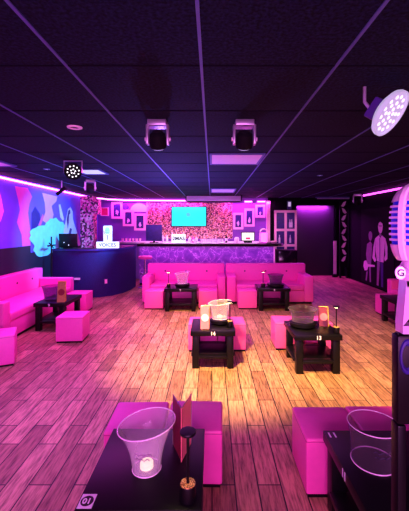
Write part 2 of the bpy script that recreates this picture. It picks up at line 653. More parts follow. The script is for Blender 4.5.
def par_can(loc, r, label, n, dots, mat, depth, arm=False):
    """flat LED wash lamp hung from the ceiling, its face looking along n."""
    t = thing('led_spotlight', label, 'stage light', loc, 0)
    q = Vector(n).normalized()
    c = Vector((0, 0, -r * 1.32))
    R = Matrix.Translation(c) @ q.to_track_quat('Z', 'Y').to_matrix().to_4x4()
    br = bm_new()
    if arm:
        back = c - q * (depth + .03)
        tube(br, [back + Vector((-.05, 0, -.02)), back + Vector((-.09, .02, .05)), (back.x - .09, back.y + .02, 0)], .011, 8)
    else:
        w = r * 1.12
        box(br, -w, w, -.012, .012, -.012, 0)
        box(br, -w, -w + .01, -.012, .012, -r * 1.5, -.012)
        box(br, w - .01, w, -.012, .012, -r * 1.5, -.012)
    obj('bracket', br, 'steel', t)
    if arm:
        bx = bm_new()
        box(bx, -r * .42, r * .42, -r * .55, r * .35, -depth - .075, -depth + .01, bev=.01)
        bmesh.ops.transform(bx, matrix=R, verts=bx.verts[:])
        obj('driver_box', bx, 'muralshade', t)
    h = bm_new()
    lathe(h, [(0, -depth), (r * .7, -depth), (r * .95, -depth * .5), (r, -.01), (r, .012), (r * .93, .012), (r * .93, 0), (0, 0)], 32)
    bmesh.ops.transform(h, matrix=R, verts=h.verts[:])
    hd = obj('housing', h, mat, t)
    for rr, m in dots:
        for k in range(m):
            a = 2 * PI * k / m + .2
            g = bm_new()
            dr = r * .085
            lathe(g, [(0, .007), (dr * .7, .006), (dr, .001), (0, .001)], 10, (rr * r * math.cos(a), rr * r * math.sin(a)))
            bmesh.ops.transform(g, matrix=R, verts=g.verts[:])
            obj('led_lens', g, 'dot' if mat == 'blackmat' else 'lens', hd)
    return t


par_can((-1.94, 4.75, ZC), .115, 'round black LED spotlight with a ring of white dots, hung from the left ceiling', (.34, -1, -.3),
        [(.25, 5), (.66, 10)], 'blackmat', .12)
par_can((1.13, 2.15, ZC), .148, 'big flat LED wash light tilted at the top right of the ceiling', (.565, -.567, -.59),
        [(.18, 4), (.45, 8), (.72, 13)], 'lensdim', .05, True)
t = thing('spotlight', 'slim dark spotlight angled on the ceiling above the mural, left of the small moving head', 'stage light', (-3.05, 6.9, ZC))
obj('stem', cyl(bm_new(), (0, 0), .012, -.14, 0, 10), 'steel', t)
sb = bm_new()
lathe(sb, [(0, -.13), (.035, -.13), (.04, .1), (0, .1)], 16)
bmesh.ops.transform(sb, matrix=Matrix.Translation((0, 0, -.2)) @ Matrix.Rotation(.9, 4, 'Y'), verts=sb.verts[:])
obj('barrel', sb, 'blackmat', t)

# roll-up projection screen on the ceiling before the bar
t = thing('projector_screen', 'long white rolled up projection screen case on the ceiling over the television', 'screen', (.05, 10.35, ZC))
obj('case', B(-.82, .82, -.07, .07, -.17, -.02, bev=.015), 'panel', t)
obj('end_cap', B(-.85, -.82, -.075, .075, -.175, 0), 'blackmat', t)
obj('end_cap', B(.82, .85, -.075, .075, -.175, 0), 'blackmat', t)
obj('pull_bar', B(-.80, .80, -.02, .02, -.20, -.172), 'blackmat', t)

# ------------------------------------------------------------------ left mural
def wall_poly(bm, pts, x, ext):
    return prism(bm, [(x, y, z) for y, z in pts], (ext, 0, 0))


t = thing('wall_mural', 'blue wall mural of pink dancing figures and a cyan cloud on the left wall', 'mural', (XL, 7.5, 0))
mx0 = 0.0
def mural(name, mat, pts, d):
    obj(name, wall_poly(bm_new(), [(y - 7.5, z) for y, z in pts], d, .002), mat, t, smooth=False)
mural('pink_figure', 'muralpink', [(6.55, 2.45), (7.0, 2.46), (7.18, 2.30), (7.08, 2.15), (7.02, 1.95), (7.10, 1.6), (7.12, 1.15), (6.82, 1.14), (6.78, 1.5), (6.62, 1.75), (6.72, 2.0), (6.66, 2.2)], .002)
mural('pink_head', 'muralpale', [(6.0, 2.48), (6.12, 2.2), (6.2, 1.95), (6.1, 1.75), (6.0, 1.95), (5.9, 2.2)], .002)
mural('raised_hand', 'muralpale', [(7.6, 2.42), (8.35, 2.40), (8.30, 2.28), (8.05, 2.15), (8.15, 1.95), (8.05, 1.75), (7.85, 1.72), (7.62, 1.80), (7.75, 2.0), (7.72, 2.2)], .002)
mural('arm_outline', 'muralpink', [(7.62, 1.95), (7.68, 1.9), (7.5, 1.62), (7.35, 1.55), (7.42, 1.68)], .004)
cl = []
random.seed(3)
for k in range(44):
    a = 2 * PI * k / 44
    rr = 1 + .10 * math.sin(2 * a + .6) + .09 * math.sin(5 * a) + random.uniform(-.07, .07)
    cl.append((8.1 + .98 * rr * math.cos(a), 1.42 + .42 * rr * math.sin(a)))
mural('cyan_cloud', 'muralcyan', cl, .017)
mural('navy_figure', 'muralnavy', [(7.15, 1.95), (7.3, 2.1), (7.5, 1.95), (7.55, 1.7), (7.35, 1.6), (7.2, 1.35), (7.13, 1.3)], .002)
mural('woman_outline', 'muralwhite', [(8.62, 1.0), (8.70, 1.35), (8.66, 1.55), (8.80, 1.85), (8.92, 2.12), (9.08, 2.18), (9.22, 2.06), (9.24, 1.86), (9.38, 1.66), (9.62, 1.40), (9.76, 1.12), (9.62, 1.10), (9.42, 1.38), (9.34, 1.42), (9.36, 1.0)], .020)
mural('woman_hair', 'muralshade', [(8.84, 1.84), (8.94, 2.08), (9.04, 2.11), (9.06, 2.02), (8.98, 1.96), (8.96, 1.74), (8.90, 1.6)], .023)
mural('woman_shade', 'muralshade', [(8.84, 1.05), (8.92, 1.42), (9.04, 1.62), (9.16, 1.60), (9.10, 1.45), (9.12, 1.05)], .023)
mural('pale_streak', 'muralwhite', [(8.42, 2.2), (8.5, 2.22), (8.72, 1.85), (8.66, 1.8), (8.5, 1.9)], .004)

t = thing('pillar', 'pillar covered with pink and dark sequins behind the booth', 'pillar', (-3.46, 9.55, 0))
obj('shaft', B(-.18, .18, -.15, .15, 0, 2.50), 'leopard', t)
obj('capital', B(.18, .30, -.14, .14, 2.0, 2.42), 'leopard', t)
tag(obj('microphone_stand', tube(tube(tube(cyl(bm_new(), (-3.60, 7.62), .11, .0, .02, 20), [(-3.60, 7.62, .02), (-3.60, 7.62, 1.44)], .016), [(-3.60, 7.46, 1.24), (-3.60, 7.80, 1.24)], .018), [(-3.60, 7.52, 1.30), (-3.60, 7.72, 1.18)], .014), 'blackmat'),
    'black microphone stand with a crossbar in front of the cyan mural cloud', 'stand')

# ------------------------------------------------------------------ right wall
t = thing('wall_poster', 'black poster of two musicians on the right wall', 'poster', (XR, 9.1, 0))
obj('backing', B(-.012, -.002, -.9, .9, .05, 2.15), 'blackmat', t)
def fig(name, mat, pts, d):
    obj(name, prism(bm_new(), [(-d, y - 9.1, z) for y, z in pts], (-.002, 0, 0)), mat, t, smooth=False)
def oval(cy, cz, ry, rz, n=18):
    return [(cy + ry * math.cos(2 * PI * k / n), cz + rz * math.sin(2 * PI * k / n)) for k in range(n)]
fig('face', 'printpale', oval(8.86, 1.66, .12, .18), .012)
fig('hair', 'blackmat', [(8.70, 1.72), (8.72, 1.88), (8.84, 1.95), (8.98, 1.90), (9.02, 1.76), (8.99, 1.62), (8.95, 1.74), (8.86, 1.79), (8.76, 1.74)], .016)
fig('eyes', 'blackmat', [(8.77, 1.685), (8.93, 1.685), (8.93, 1.665), (8.77, 1.665)], .016)
fig('neck', 'printgrey', [(8.82, 1.50), (8.91, 1.50), (8.93, 1.40), (8.80, 1.40)], .012)
fig('shirt', 'printpale', [(8.60, 1.36), (8.78, 1.43), (8.86, 1.36), (8.95, 1.43), (9.14, 1.34), (9.12, 1.0), (9.04, .74), (8.70, .74), (8.66, 1.05)], .012)
fig('arm', 'printpale', [(9.145, 1.33), (9.24, 1.10), (9.30, .80), (9.16, .70), (9.08, .76), (9.15, .86), (9.145, 1.05)], .014)
fig('arm', 'printpale', [(8.595, 1.35), (8.50, 1.15), (8.50, .85), (8.62, .78), (8.66, .84), (8.60, .95), (8.62, 1.1)], .014)
fig('placket', 'muralshade', [(8.87, 1.36), (8.90, 1.36), (8.89, .76), (8.86, .76)], .016)
fig('leg', 'muralshade', [(8.71, .73), (8.86, .73), (8.82, .10), (8.72, .10)], .012)
fig('leg', 'printgrey', [(8.88, .73), (9.03, .73), (9.06, .10), (8.96, .10)], .012)
fig('face', 'printgrey', oval(9.42, 1.42, .11, .16), .012)
fig('hair', 'blackmat', [(9.28, 1.46), (9.32, 1.62), (9.45, 1.63), (9.55, 1.54), (9.54, 1.40), (9.49, 1.51), (9.38, 1.53)], .016)
fig('jacket', 'printgrey', [(9.31, 1.18), (9.42, 1.25), (9.62, 1.16), (9.68, .86), (9.60, .60), (9.38, .60), (9.34, .9)], .012)
fig('guitar', 'printpale', [(9.80, .66), (9.66, .70), (9.56, .60), (9.16, .62), (9.16, .57), (9.54, .53), (9.60, .42), (9.76, .40), (9.84, .52)], .016)
fig('leg', 'printgrey', [(9.40, .59), (9.50, .51), (9.46, .12), (9.38, .12)], .012)
fig('leg', 'printgrey', [(9.57, .40), (9.66, .38), (9.72, .12), (9.64, .12)], .012)

t = thing('patterned_panel', 'tall black panel with pale leaf shapes in the right far corner', 'panel', (4.24, 10.95, 0))
obj('board', B(-.13, .13, -.02, .02, .35, 2.48), 'blackmat', t)
random.seed(5)
for k in range(9):
    z = .55 + k * .22
    s = (-1) ** k
    lf = prism(bm_new(), [(-.09 * s, -.022, z), (-.02 * s, -.022, z + .12), (.07 * s, -.022, z + .16), (.03 * s, -.022, z + .02), (-.03 * s, -.022, z - .03)], (0, -.006, 0))
    obj('leaf', lf, 'printpale', t, smooth=False)
obj('foot', B(-.13, -.09, -.05, .05, 0, .35), 'blackmat', t)
obj('foot', B(.09, .13, -.05, .05, 0, .35), 'blackmat', t)
t = thing('roller_banner', 'narrow white banner standing by the right side of the dark doorway', 'banner', (4.02, 11.12, 0))
obj('base', B(-.07, .07, -.08, .08, 0, .10, bev=.01), 'blackmat', t)
obj('sheet', B(-.05, .05, -.01, .01, .10, 1.18), 'printpale', t)

# ------------------------------------------------------------------ back wall of the bar
t = thing('sequin_panel', 'glittering pink and gold sequin panel on the wall behind the television', 'wall panel', (0, YB, 0))
obj('sequins', B(-2.14, .68, -.034, -.006, 1.25, 2.44), 'sequin', t)
obj('edge_trim', B(-2.175, -2.142, -.036, -.004, 1.25, 2.44), 'pinkframe', t)
t = thing('television', 'wall mounted television showing a plain cyan screen', 'television', (-.76, YB - .037, 1.98))
obj('casing', B(-.585, .585, -.07, 0, -.335, .335, bev=.008), 'blackmat', t)
obj('screen', B(-.56, .56, -.074, -.0705, -.31, .31), 'screen', t)
obj('screen_mark', lathe(bm_new(), [(0, -.001), (.07, -.001), (.07, .001), (0, .001)], 20), 'screenlogo', t)
t.children[-1].location = (-.02, -.076, .06)
t.children[-1].rotation_euler = (PI / 2, 0, 0)


def frame(x, z, w, h, label, mat='bluephoto', border=.07):
    t = thing('picture_frame', label, 'picture', (x, YB, z))
    f = bm_new()
    a, b = w / 2, h / 2
    box(f, -a, -a + border, -.04, 0, -b, b)
    box(f, a - border, a, -.04, 0, -b, b)
    box(f, -a + border, a - border, -.04, 0, -b, -b + border)
    box(f, -a + border, a - border, -.04, 0, b - border, b)
    obj('frame', f, 'pinkframe', t, smooth=False)
    obj('print', B(-a + border, a - border, -.02, 0, -b + border, b - border), mat, t)
    if mat == 'bluephoto':
        q = bm_new()
        random.seed(int(x * 1000))
        pts = []
        for k in range(14):
            an = 2 * PI * k / 14
            rr = random.uniform(.45, 1)
            pts.append(((a - border) * .5 * rr * math.cos(an), -.0205, -.08 + (b - border) * .5 * rr * math.sin(an)))
        prism(q, pts, (0, -.002, 0))
        obj('printed_figure', q, 'muralwhite', t, smooth=False)


def fpx(x0, x1, y0, y1):
    return None


frame(-3.15, 2.19, .37, .56, 'pink framed picture highest of the three left of the sequin panel')
frame(-2.775, 1.93, .36, .54, 'pink framed picture in the middle of the three left of the sequin panel')
frame(-2.39, 1.80, .38, .56, 'pink framed picture lowest of the three, touching the sequin panel')
frame(.87, 1.83, .34, .55, 'pink framed picture just right of the sequin panel above the till')
frame(1.24, 1.95, .34, .60, 'pink framed picture in the middle of the three right of the sequin panel')
frame(1.60, 2.16, .33, .42, 'small pink framed picture highest of the three, by the right end of the bar wall')
frame(-3.56, 2.14, .26, .28, 'small square crimson picture beside the sequin pillar', 'redprint', .025)
cp = []
for k in range(15):
    a = PI * k / 14
    cp.append((-2.42 + .30 * math.cos(a) * 1.0, YB, 2.14 + .29 * math.sin(a)))
tag(obj('wall_plaque', prism(bm_new(), cp, (0, -.025, 0)), 'cream'), 'cream half round plaque on the wall above the lowest left picture', 'plaque')
tag(obj('wall_ornament', lathe(bm_new(), [(0, -.02), (.08, -.02), (.1, 0), (.08, .02), (0, .02)], 18), 'muralshade'), 'small round dark ornament between the pink frames left of the plaque', 'ornament')
o = bpy.data.objects['wall_ornament']
o.location = (-2.86, YB - .022, 2.30)
o.rotation_euler = (PI / 2, 0, 0)

# ------------------------------------------------------------------ bar
t = thing('bar_counter', 'long bar counter with white veined purple marble front and dark top', 'bar', (0, 9.6, 0))
obj('body', B(-2.02, 1.72, .06, .62, .0, 1.10), 'blackmat', t)
obj('front_panel', B(-2.05, 1.74, .02, .058, .06, 1.09), 'marble', t)
obj('plinth', B(-2.05, 1.74, .03, .058, 0, .058), 'blackmat', t)
obj('countertop', B(-2.10, 1.86, -.10, .68, 1.10, 1.17, bev=.012), 'black', t)
obj('counter_edge', lathe(bm_new(), [(0, 1.10), (.33, 1.10), (.36, 1.13), (.33, 1.165), (0, 1.165)], 28, (1.72, .24)), 'black', t)
obj('lit_end_edge', B(1.741, 1.775, .02, .09, 0, 1.09), 'pinkframe', t)  # pale strip, the lit edge of the bar put into its colour
obj('serving_mat', B(-1.95, 1.3, .12, .5, 1.171, 1.178), 'panel', t)
CT = 1.179
t = thing('back_counter', 'low back counter under the wall behind the bar', 'counter', (0, 10.98, 0))
obj('cabinet', B(-3.0, 1.7, -.2, .25, 0, 1.12), 'wallpurple', t)
obj('top', B(-3.05, 1.72, -.24, .27, 1.12, 1.17), 'panel', t)


def lathe_thing(name, prof, mat, loc, label, cat, group=None, n=14):
    o = obj(name, lathe(bm_new(), prof, n), mat)
    o.location = loc
    return tag(o, label, cat, group)


def bottle(x, y, z, h, mat, label, group='bottles along the bar'):
    t = thing('bottle', label, 'bottle', (x, y, z), 0, group)
    obj('glass_body', lathe(bm_new(), [(0, 0), (.036, 0), (.038, .02), (.038, h * .58), (.016, h * .75), (.014, h * .92), (0, h * .92)], 14), mat, t)
    obj('cap', lathe(bm_new(), [(.0, h * .92), (.017, h * .92), (.017, h), (0, h)], 12), 'gold', t)
    obj('label_band', lathe(bm_new(), [(.0385, h * .2), (.0395, h * .2), (.0395, h * .5), (.0385, h * .5)], 14), 'white', t)


random.seed(11)
BL = [(-1.45, 'clear bottle at the left of the pale bar sign, first in its row'), (-1.33, 'clear bottle against the left edge of the pale bar sign')]
for x, lab in BL:
    bottle(x, 10.05, CT, .26, 'white', lab)
for i, x in enumerate((-1.18, -1.06, -.94, -.84)):
    bottle(x, 10.12, CT, .36 if i % 2 else .33, ('white', 'cream', 'redprint', 'cream')[i],
           ('white bottle rising behind the left half of the pale bar sign', 'tall cream bottle second behind the pale bar sign',
            'crimson bottle third behind the pale bar sign', 'tall cream bottle behind the right edge of the pale bar sign')[i])
bottle(.42, 10.0, CT, .27, 'dark', 'single dark bottle standing on the bar left of the till')
for i, x in enumerate((-.66, -.56, -.46)):
    bottle(x, 10.0, CT, .2, ('white', 'pink', 'white')[i], ('short white bottle just right of the pale bar sign', 'short pink bottle between two white ones on the bar', 'short white bottle under the television, right of a pink one')[i])
for k in range(9):
    lathe_thing('drinking_glass', [(0, 0), (.032, 0), (.04, .11), (.037, .11), (.03, .008), (0, .008)], 'white', (-.30 + k * .075, 9.95, CT),
                'small glass in the row on the bar between sign and till', 'glass', 'glasses lined up on the bar')
for k in range(6):
    lathe_thing('drinking_glass', [(0, 0), (.032, 0), (.04, .10), (.037, .10), (.03, .008), (0, .008)], 'pinkframe', (-2.85 + k * .11, 10.85, 1.171),
                'small pink lit glass on the back counter under the left pictures', 'glass', 'glasses on the back counter')
t = thing('sign_box', 'pale box sign with dark letters standing on the bar under the television', 'sign', (-.97, 9.9, CT))
obj('board', B(-.2, .2, -.02, .02, 0, .25, bev=.005), 'signlit', t)  # board given a glow of its own to keep it bright
text('lettering', '2MAS', .15, 'signink', t, (0, -.0215, .125), (PI / 2, 0, 0), bold=.004)
t = thing('monitor', 'dark blue square monitor seen from behind on the left of the bar', 'monitor', (-1.70, 9.98, CT))
obj('foot', B(-.12, .12, -.09, .09, 0, .015), 'blackmat', t)
obj('neck', B(-.03, .03, .0, .03, .015, .12), 'blackmat', t)
obj('casing', B(-.235, .235, -.03, .0, .05, .53, bev=.01), 'bluephoto', t)
t = thing('till_screen', 'small lit white till screen on a black stand near the right end of the bar', 'till', (1.05, 9.95, CT))
obj('stand', B(-.12, .12, -.06, .1, 0, .05, bev=.01), 'blackmat', t)
obj('casing', B(-.20, .20, -.02, .02, .05, .32, bev=.01), 'blackmat', t)
obj('screen', B(-.175, .175, -.024, -.0205, .075, .295), 'pos', t)
obj('receipt_picture', B(-.07, .07, -.027, -.0245, .10, .16), 'redprint', t)
lathe_thing('jar', [(0, 0), (.07, 0), (.075, .13), (.05, .17), (0, .17)], 'printpale', (.72, 9.9, CT), 'round pale jar on the bar just left of the till', 'jar')
t = thing('arch_lamp', 'glowing magenta arch shaped lamp on the bar right of the till', 'lamp', (1.52, 10.0, 1.1715))
obj('foot', cyl(bm_new(), (0, 0), .09, 0, .02), 'blackmat', t)
ap = [(-.11, 0, .02), (-.11, 0, .30)] + [(-.11 * math.cos(PI * k / 8), 0, .30 + .11 * math.sin(PI * k / 8)) for k in range(1, 8)] + [(.11, 0, .30), (.11, 0, .02)]
obj('arch', tube(bm_new(), ap, .022), 'pinkframe', t)
obj('glow_panel', B(-.088, .088, -.008, .008, .03, .30), 'ledr', t)
lathe_thing('bowl', [(0, 0), (.05, 0), (.12, .07), (.11, .07), (.045, .012), (0, .012)], 'pinkframe', (1.76, 9.74, 1.1715), 'small pink bowl on the rounded right end of the bar', 'bowl')

# bar stool
t = thing('bar_stool', 'round bar stool with pink seat and chrome post left of the sofas', 'stool', (-1.82, 9.26, 0))
obj('base', lathe(bm_new(), [(0, 0), (.2, 0), (.2, .012), (.06, .03), (.03, .06), (0, .06)], 28), 'chrome', t)
obj('post', cyl(bm_new(), (0, 0), .026, .06, .78, 14), 'chrome', t)
fr = bm_new()
fp = [(.14 * math.cos(2 * PI * k / 20), .14 * math.sin(2 * PI * k / 20), .38) for k in range(21)]
tube(fr, fp, .010, 6)
box(fr, -.14, -.027, -.008, .008, .374, .386)
box(fr, .027, .14, -.008, .008, .374, .386)
obj('footrest', fr, 'chrome', t)
obj('seat', lathe(bm_new(), [(0, .78), (.17, .78), (.19, .80), (.19, .84), (.17, .855), (0, .86)], 28), 'pink', t)

# glazed cabinet and dark box at the right end of the bar
t = thing('glazed_cabinet', 'pale pink glazed cabinet with a grid of panes between bar and doorway', 'cabinet', (2.39, 11.28, 0))
obj('carcass', B(-.365, .365, -.22, .0, 0, 2.16), 'blackmat', t)
f = bm_new()
for x in (-.365, -.04, .295):
    box(f, x, x + (.07 if x != -.04 else .08), -.25, -.221, 0, 2.18)
for z in (0, .60, 1.00, 1.50, 2.10):
    box(f, -.295, -.04, -.25, -.221, z, z + .08)
    box(f, .04, .295, -.25, -.221, z, z + .08)
obj('door_frame', f, 'pinkframe', t, smooth=False)
for x in (-.295, .04):
    for z0, z1 in ((1.08, 1.50), (1.58, 2.10), (.68, 1.0), (.08, .60)):
        obj('pane', B(x, x + (.255), -.236, -.230, z0, z1), 'bluephoto', t)  # opaque panes, their blue reflection is put into the colour
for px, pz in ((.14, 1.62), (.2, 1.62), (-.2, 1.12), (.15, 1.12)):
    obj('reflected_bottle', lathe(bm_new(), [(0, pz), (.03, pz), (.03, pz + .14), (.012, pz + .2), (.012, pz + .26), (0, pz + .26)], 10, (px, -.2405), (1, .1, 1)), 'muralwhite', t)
t = thing('drinks_fridge', 'low black fridge box in front of the glazed cabinet', 'fridge', (2.22, 10.2, 0))
obj('body', B(-.28, .28, -.25, .25, .04, .96, bev=.01), 'blackmat', t)
obj('door', B(-.27, .27, -.275, -.251, .06, .94, bev=.006), 'dark', t)
obj('feet', B(-.25, .25, -.22, .22, 0, .039), 'black', t)
t = thing('emergency_lamp', 'small violet lamp high on the dark wall above the glazed cabinet', 'lamp', (2.56, YB, 2.36))
obj('housing', B(-.07, .07, -.06, 0, -.14, .14, bev=.01), 'muralshade', t)
obj('lens', B(-.045, .045, -.066, -.0605, -.05, .10), 'lensdim', t)

# ------------------------------------------------------------------ DJ booth
t = thing('dj_booth', 'dark speckled booth with a curved front at the left end of the bar', 'booth', (0, 0, 0))
def curve_pts(off):
    base = [(-3.76, 8.02), (-3.4, 7.93), (-3.0, 7.90), (-2.65, 7.98), (-2.40, 8.18), (-2.22, 8.50), (-2.13, 8.95), (-2.11, 9.42)]
    out = []
    for i, p in enumerate(base):
        a = Vector(base[max(i - 1, 0)])
        b = Vector(base[min(i + 1, len(base) - 1)])
        dd = (b - a).normalized()
        nrm = Vector((-dd.y, dd.x))
        q = Vector(p) + nrm * off
        out.append((max(q.x, XL + .02), q.y))
    return out
def ribbon(o0, o1, z0, z1):
    bm = bm_new()
    a, b = curve_pts(o0), curve_pts(o1)
    A0 = [bm.verts.new((x, y, z0)) for x, y in a]
    A1 = [bm.verts.new((x, y, z1)) for x, y in a]
    B0 = [bm.verts.new((x, y, z0)) for x, y in b]
    B1 = [bm.verts.new((x, y, z1)) for x, y in b]
    n = len(a)
    for i in range(n - 1):
        bm.faces.new((A0[i], A0[i + 1], A1[i + 1], A1[i]))
        bm.faces.new((B0[i + 1], B0[i], B1[i], B1[i + 1]))
        bm.faces.new((A1[i], A1[i + 1], B1[i + 1], B1[i]))
        bm.faces.new((A0[i + 1], A0[i], B0[i], B0[i + 1]))
    bm.faces.new((A0[0], A1[0], B1[0], B0[0]))
    bm.faces.new((A0[-1], B0[-1], B1[-1], A1[-1]))
    bmesh.ops.recalc_face_normals(bm, faces=bm.faces[:])
    return bm
obj('front_panel', ribbon(0, .05, .0, 1.10), 'navy', t)
obj('countertop', ribbon(-.03, .48, 1.10, 1.14), 'black', t)
obj('counter_lip', ribbon(-.036, -.031, 1.10, 1.135), 'bluephoto', t)
for x, z, w, h in ((-3.13, .45, .14, .05), (-2.52, .36, .06, .10), (-2.85, .08, .13, .05)):
    o = obj('socket_plate', B(-w / 2, w / 2, -.006, 0, -h / 2, h / 2), 'pinkframe', t)
    o.location = (x, 7.895 if x < -2.7 else 8.078, z)
    o.rotation_euler = (0, 0, 0 if x < -2.7 else .66)
t = thing('laptop_screen', 'black flat screen standing on the left of the dark booth', 'monitor', (-3.47, 8.2, 1.141))
obj('foot', B(-.1, .1, -.07, .07, 0, .012), 'blackmat', t)
obj('casing', B(-.22, .22, -.015, .015, .012, .35, bev=.006), 'black', t)
obj('indicator', B(-.10, -.085, -.018, -.0155, .13, .145), 'dot', t)
obj('indicator', B(.01, .03, -.018, -.0155, .07, .085), 'dot', t)
t = thing('voices_sign', 'lit white sign reading VOICES with a microphone emblem on the booth', 'sign', (-2.52, 8.22, 1.141))
obj('base_plate', B(-.27, .27, -.03, .03, 0, .155, bev=.008), 'signlit', t)
obj('emblem_board', B(-.105, .105, -.025, .025, .156, .54, bev=.02), 'signlit', t)
text('lettering', 'VOICES', .125, 'signink', t, (0, -.0315, .077), (PI / 2, 0, 0), bold=.002)
q = bm_new()
lathe(q, [(0, .33), (.03, .335), (.055, .36), (.06, .42), (.055, .48), (.03, .505), (0, .51)], 20, (0, 0), (1, .1, 1))
bmesh.ops.translate(q, vec=(0, -.027, 0), verts=q.verts[:])
em = obj('microphone_emblem', q, 'signcyan', t)
q = bm_new()
tube(q, [(-.078, -.029, .42), (-.074, -.029, .36), (-.045, -.029, .315), (0, -.029, .30), (.045, -.029, .315), (.074, -.029, .36), (.078, -.029, .42)], .006, 6)
tube(q, [(0, -.029, .30), (0, -.029, .20)], .010, 6)
for z in (.38, .42, .46):
    tube(q, [(-.055, -.034, z), (.055, -.034, z)], .004, 6)
obj('emblem_outline', q, 'signink', t)

# ------------------------------------------------------------------ sofas
def sofa(label, loc, rz, w, d=.82, arm=.17, back_h=.80, arm_h=.60, seat_h=.42, nb=3):
    t = thing('sofa', label, 'sofa', loc, rz)
    h = w / 2
    obj('plinth', B(-h + .03, h - .03, -d + .06, -.04, 0, .045), 'black', t)
    obj('seat_base', B(-h + arm + .002, h - arm - .002, -d + .02, -.2, .046, seat_h - .13, bev=.015), 'pink', t)
    obj('seat_cushion', B(-h + arm + .004, h - arm - .004, -d, -.2, seat_h - .128, seat_h, bev=.03, seg=3), 'pink', t)
    obj('armrest', B(-h, -h + arm, -d + .01, -.181, .046, arm_h, bev=.025, seg=3), 'pink', t)
    obj('armrest', B(h - arm, h, -d + .01, -.181, .046, arm_h, bev=.025, seg=3), 'pink', t)
    b = bm_new()
    box(b, -h, h, -.18, 0, .046, back_h, bev=.025, seg=3)
    bk = obj('backrest', b, 'pink', t)
    for k in range(nb):
        x = (k - (nb - 1) / 2) * (w - 2 * arm) / nb
        q = lathe(bm_new(), [(0, 0), (.018, 0), (.014, .008), (0, .01)], 10)
        bmesh.ops.transform(q, matrix=Matrix.Translation((x, -.181, (seat_h + back_h) / 2 + .02)) @ Matrix.Rotation(PI / 2, 4, 'X'), verts=q.verts[:])
        obj('button', q, 'black', bk)
    return t


sofa('pink sofa against the bar on the left, behind the table with a tilted ice bucket', (-.605, 8.10, 0), 0, 1.79)
sofa('pink sofa against the bar on the right, nearest the glazed cabinet', (1.25, 8.10, 0), 0, 1.86, arm=.20)
sofa('long pink sofa along the left wall under the mural', (XL + .03, 6.0, 0), PI / 2, 2.45, .85, nb=4)
sofa('pink sofa along the right wall half hidden by the big microphone', (XR - .03, 5.85, 0), -PI / 2, 2.3, .78)


# ------------------------------------------------------------------ ottomans
def make_ottoman(label, loc, rz):
    t = thing('ottoman', label, 'ottoman', loc, rz, 'pink cube ottomans')
    w = .19
    obj('plinth', B(-w + .012, w - .012, -w + .012, w - .012, 0, .022), 'black', t)
    obj('cube_body', B(-w, w, -w, w, .0225, .372, bev=.014, seg=3), 'pink', t)
    s = bm_new()
    for z in (.350,):
        box(s, -w - .0015, w + .0015, -w - .0015, w + .0015, z, z + .004)
    obj('top_seam', s, 'pinkpip', t)
    return t


OT = [
    ('pink cube ottoman under the near left table, on the left beside the clear bucket', (-.51, 2.37), .02),
    ('pink cube ottoman under the near left table, on the right behind the folded card', (-.118, 2.385), -.03),
    ('pink cube ottoman left of the near right table, in full view', (.775, 2.30), .0),
    ('pink cube ottoman behind the clear bucket on the near right table', (1.165, 2.31), .0),
    ('pink cube ottoman behind the left half of table 14', (-.13, 4.74), .0),
    ('pink cube ottoman behind the right half of table 14', (.262, 4.75), .02),
    ('pink cube ottoman at the left side of table 13', (1.05, 4.80), .0),
    ('pink cube ottoman hidden behind the legs of table 13', (1.45, 4.79), .0),
    ('pink cube ottoman in front of the low table by the left wall', (-2.07, 5.08), .07),
    ('pink cube ottoman cut by the left edge of the picture', (-2.64, 4.2), .45),
    ('pink cube ottoman beyond the low table by the left wall', (-2.62, 6.75), .0),
    ('pink cube ottoman left of the table before the left bar sofa', (-1.17, 7.02), .0),
    ('pink cube ottoman right of the table before the left bar sofa', (-.08, 7.04), .0),
    ('pink cube ottoman left of the table before the right bar sofa', (.72, 7.04), .0),
    ('pink cube ottoman beyond the table beside the big microphone', (3.36, 6.42), .0),
]
o0 = None
for lab, (x, y), rz in OT:
    if o0 is None:
        o0 = make_ottoman(lab, (x, y, 0), rz)
    else:
        dup(o0, (x, y, 0), rz, lab)


# ------------------------------------------------------------------ low tables
TZ = .45
def make_table(label, loc, rz=0, w=.54, d=.56, num=None, shelf=True, top_num=None):
    t = thing('low_table', label, 'table', loc, rz, 'low black tables')
    a, b = w / 2, d / 2
    obj('tabletop', B(-a, a, -b, b, TZ - .06, TZ, bev=.004), 'black', t)
    for sx in (-1, 1):
        for sy in (-1, 1):
            x0, x1 = sorted((sx * (a - .02), sx * (a - .10)))
            y0, y1 = sorted((sy * (b - .02), sy * (b - .10)))
            obj('leg', B(x0, x1, y0, y1, 0, TZ - .0605, bev=.004), 'black', t)
    sh = bm_new()
    box(sh, -a + .005, a - .005, -b + .10, b - .10, .12, .155, bev=.003)
    for sy in (-1, 1):
        y0, y1 = sorted((sy * (b - .015), sy * (b - .10)))
        box(sh, -a + .1005, a - .1005, y0, y1, .12, .155, bev=.003)
    obj('shelf', sh, 'black', t)
    if num:
        text('table_number', num, .062, 'white', t, (0 if num != '.' else 0, -b - .0009, TZ - .031), (PI / 2, 0, 0), bold=.0015)
    return t


